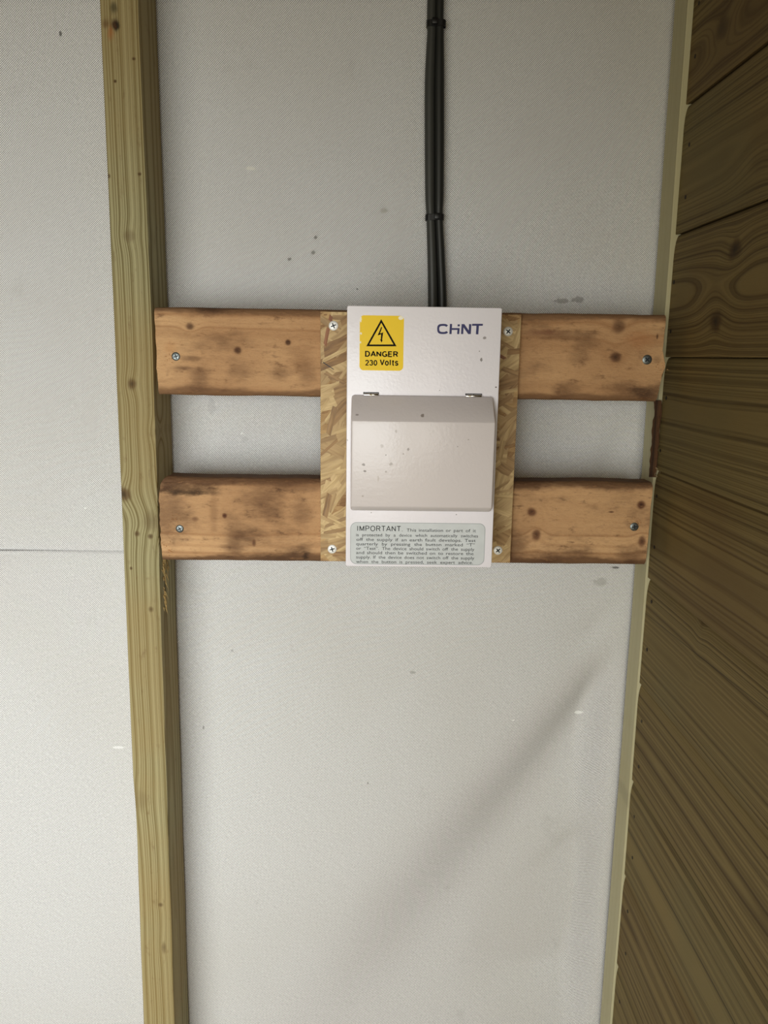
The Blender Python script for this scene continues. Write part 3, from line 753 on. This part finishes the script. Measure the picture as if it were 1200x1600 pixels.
def strokes(s, wt):
    V = []; Q = []; x = 0
    for ch in s:
        adv, ls = GL[ch]
        for pl in ls:
            closed = math.dist(pl[0], pl[-1]) < 1e-6
            P = [Vector((x+a, b)) for a, b in pl]; P = [p for i, p in enumerate(P) if i == 0 or (p-P[i-1]).length > 1e-5]; n = len(P); b0 = len(V)
            for i, p in enumerate(P):
                d0 = (P[i]-P[i-1]).normalized() if i else ((P[-1]-P[-2]).normalized() if closed else (P[1]-P[0]).normalized())
                d1 = (P[i+1]-P[i]).normalized() if i < n-1 else ((P[1]-P[0]).normalized() if closed else d0)
                n0 = Vector((-d0.y, d0.x)); n1 = Vector((-d1.y, d1.x)); m = n0+n1
                m = m/max(m.length, 1e-3); k = min(1/max(.25, m.dot(n0)), 1.7)
                V += [tuple(p+m*wt*k), tuple(p-m*wt*k)]
            Q += [(b0+2*i, b0+2*i+1, b0+2*i+3, b0+2*i+2) for i in range(n-1)]
        x += adv+.17
    return V, Q
def sword(s, wt, u0, u1, v0, v1, pf=None):
    pf = pf or sp; V, Q = strokes(s, wt); a = pf(u0, v1); b = pf(u1, v0); return (fit(V, a[0], b[0], a[1], b[1]), Q)
def word(s, bold, u0, u1, v0, v1, shear=0):
    V, Q = text_polys(s, bold, shear=shear); a = sp(u0, v1); b = sp(u1, v0); return (fit(V, a[0], b[0], a[1], b[1]), Q)
ink('lettering', [sword('DANGER', .115, 140, 378, 362, 403), sword('230', .11, 139, 229, 427, 467), sword('Volts', .11, 246, 381, 425, 467)], BYF-.00022, INK, st, (SX0, BYF, SZ0))

# maker's wordmark
def st_(u0, v0, u1, v1): a = sp(u0, v1); b = sp(u1, v0); return [(a[0], a[1]), (b[0], a[1]), (b[0], b[1]), (a[0], b[1])]
def quad(*pts): return ([sp(*p) for p in pts], [tuple(range(len(pts)))])
def q4(u0, v0, u1, v1): return (st_(u0, v0, u1, v1), [(0, 1, 2, 3)])
Cc = []
outer = []; inner = []
for i in range(17):
    a = math.radians(34+292*i/16); ca, sa = math.cos(a), -math.sin(a)
    e = lambda v, p: math.copysign(abs(v)**p, v)
    outer.append(sp(702+42*e(ca, .7), 203+37*e(sa, .7))); inner.append(sp(702+27*e(ca, .7), 203+22*e(sa, .7)))
Cpoly = (outer+inner, [(i, i+1, i+18, i+17) for i in range(16)])
sl = 4
logo = [Cpoly,
        quad((752, 167), (768, 167), (764, 240), (748, 240)), quad((766.5, 197), (807, 197), (806, 210), (766, 210)),
        quad((807, 197), (822, 197), (819, 240), (804, 240)), quad((808, 170), (824, 170), (823, 184), (807, 184)),
        ([sp(*q) for q in ((836, 168), (856, 168), (888, 214), (890, 168), (907, 168), (903, 240), (884, 240), (850, 192), (848, 240), (832, 240))], [(0, 1, 7, 8, 9), (1, 2, 6, 7), (2, 3, 4, 5, 6)]),
        quad((912, 166), (990, 166), (989, 180), (911, 180)), quad((943, 180), (961, 180), (957, 242), (939, 242))]
for i, (P, Q) in enumerate(logo): pass
lg = ink('wordmark', logo, BYF-.00012, NAVY, unit, UO); lg['label'] = 'navy printed wordmark'

# grey notice label with its printed text
LX0, LX1, LZ0, LZ1 = -.0170, .1133, 1.2507, 1.2923
v, f = prism_y(rrect(LX1-LX0, LZ1-LZ0, .0062, 6, (LX0+LX1)/2, (LZ0+LZ1)/2), BYF-.00010, BYF+.0003)
lb = mk('notice_label', v, f, plain('grey_label', (206, 210, 211), .5, spec=.2), unit, (LX0, BYF, LZ0)); lb['label'] = 'pale grey rounded notice label'
ro = rrect(LX1-LX0, LZ1-LZ0, .0062, 6, (LX0+LX1)/2, (LZ0+LZ1)/2); ri = rrect(LX1-LX0-.0009, LZ1-LZ0-.0009, .0058, 6, (LX0+LX1)/2, (LZ0+LZ1)/2)
nn = len(ro); ink('label_border', [(ro+ri, [(i, (i+1) % nn, nn+(i+1) % nn, nn+i) for i in range(nn)])], BYF-.00013, plain('grey_border', (150, 156, 158), .5), lb, (LX0, BYF, LZ0))
def lp(u, vv): p = at(540+u/4.615, 610+vv/4.614, Y=BYF); return (p.x, p.z)
lines_ = [('This installation or part of it', 440, 940, 1008, 1), ('is protected by a device which automatically switches', 76, 955, 1042, 0), ('off the supply if an earth fault develops. Test', 78, 938, 1075, 0),
          ('quarterly by pressing the button marked “T”', 76, 932, 1107, 0), ('or “Test”. The device should switch off the supply', 76, 928, 1139, 0), ('and should then be switched on to restore the', 76, 922, 1170, 0),
          ('supply. If the device does not switch off the supply', 76, 928, 1202, 0), ('when the button is pressed, seek expert advice.', 76, 918, 1235, 0)]
polys = []
polys.append(sword('IMPORTANT.', .068, 84, 412, 976, 1014, lp))
u = (lp(100, 0)[0]-lp(0, 0)[0])/100
for s, u0, u1, vv, _ in lines_:
    xa, zb = lp(u0, vv+9); xb, _z = lp(u1, vv+9); zt = lp(u0, vv-13)[1]; cap = zt-zb
    ws = s.split(' '); W = []
    for wd in ws:
        V, Q = text_polys(wd, 0); k = cap/.70; sx = k*1.55
        V = [(x*sx, y*k) for x, y in V]; W.append((V, Q, max(x for x, _ in V)-min(x for x, _ in V)))
    tot = sum(x[2] for x in W); avail = xb-xa; sc = min(1, (avail*.80)/tot)
    gap = (avail-tot*sc)/max(1, len(W)-1); x = xa
    for V, Q, wd in W:
        mn = min(p[0] for p in V); polys.append(([(x+(px_-mn)*sc, zb+pz_) for px_, pz_ in V], Q)); x += wd*sc+gap
ink('lettering', polys, BYF-.00018, GINK, lb, (LX0, BYF, LZ0))

# ---------------------------------------------------------------- cables
def tube(name, pts, rs, mat, label):
    cu = []; cr = []
    n = len(pts)
    for i in range(n-1):
        p0, p1, p2, p3 = (Vector(pts[max(0, min(n-1, j))]) for j in (i-1, i, i+1, i+2))
        for q in range(8):
            t = q/8; cr.append((rs[i]+(rs[i+1]-rs[i])*sstep(t))*.912/1256); cu.append(.5*((2*p1)+(p2-p0)*t+(2*p0-5*p1+4*p2-p3)*t*t+(-p0+3*p1-3*p2+p3)*t**3))
    cu.append(Vector(pts[-1])); cr.append(rs[-1]*.912/1256); N = 14; rings = []; ref = Vector((1, 0, 0))
    for i, p in enumerate(cu):
        d = (cu[min(i+1, len(cu)-1)]-cu[max(i-1, 0)]).normalized(); s = d.cross(ref).normalized(); c = s.cross(d)
        rings.append([p+cr[i]*math.cos(2*PI*k/N)*c+min(cr[i], .0048)*math.sin(2*PI*k/N)*s for k in range(N)])
    v, f = loft(rings)
    o = mk(name, v, f, mat, None, tuple(cu[-1]), smooth=True); tag(o, label, 'cable', 'cables dropping into the box'); return o
def cpath(tab, Y=-.0085):
    P = [(at(tab[0][0], 0, Y=Y).x-.0004, Y, 2.10)]
    for px, py in tab: q = at(px, py, Y=Y); P.append((q.x, Y, q.z))
    x = P[-1][0]; P += [(x+.001, Y, 1.46), (x+.001, Y-.002, 1.405), (x, Y-.02, 1.368), (x-.002, -.060, 1.360), (x-.002, -.0860, 1.360)]
    return P
YS = (0, 40, 130, 220, 300, 340, 400, 470)
LC = (674.5, 674.6, 671.4, 671.3, 671.6, 672.8, 674.8, 676.3); LR = (6.4, 6.2, 7.2, 7.3, 7.0, 6.4, 6.8, 7.4); RR = (5.9, 5.9, 7.3, 7.3, 7.0, 6.1, 6.4, 6.8)
RC = [c+a+b+.5 for c, a, b in zip(LC, LR, RR)]; PX = .912/1256
c1 = tube('cable', cpath(list(zip(LC, YS))), [LR[0]]+list(LR)+[6.4]*5, CABG, 'grey sheathed cable, left of the two dropping to the box')
c2 = tube('cable', cpath(list(zip(RC, YS))), [RR[0]]+list(RR)+[6.1]*5, CABD, 'darker black cable, right of the two dropping to the box')
for px, py, wpx, lab in ((681.5, 38, 26, 'upper black tie wrapped round the cables near the top edge'), (679, 340, 26, 'lower black tie wrapped round the cables above the box')):
    p = at(px, py, Y=-.0085); hw = wpx/2*.912/1256+.0007; root = empty('cable_tie', (p.x, -.0135, p.z)); tag(root, lab, 'cable tie', 'cable ties')
    rings = []
    for dz in (-.0030, .0030):
        for rr in (0,):
            rings.append([(p.x+x, -.0085+y, p.z+dz+.0006*math.sin(x*300)) for x, y in rrect(hw*2, .0104, .0045, 4)])
    inn = [[(p.x+x, -.0085+y, p.z+dz) for x, y in rrect(hw*2-.0014, .0092, .004, 4)] for dz in (-.0030, .0030)]
    n = len(rings[0]); V = rings[0]+rings[1]+inn[0]+inn[1]; Fs = []
    for i in range(n):
        j = (i+1) % n
        Fs += [(i, j, n+j, n+i), (2*n+i, 3*n+i, 3*n+j, 2*n+j), (i, 2*n+i, 2*n+j, j), (n+i, n+j, 3*n+j, 3*n+i)]
    mk('strap', V, Fs, BLACKP, root, (p.x, -.0135, p.z))
    sx = -.002 if py < 100 else .002
    box('tie_head', (p.x+sx-.0028, p.x+sx+.0032, -.0180, -.0136, p.z-.0026, p.z+.0034), BLACKP, root, bevel=.0008)
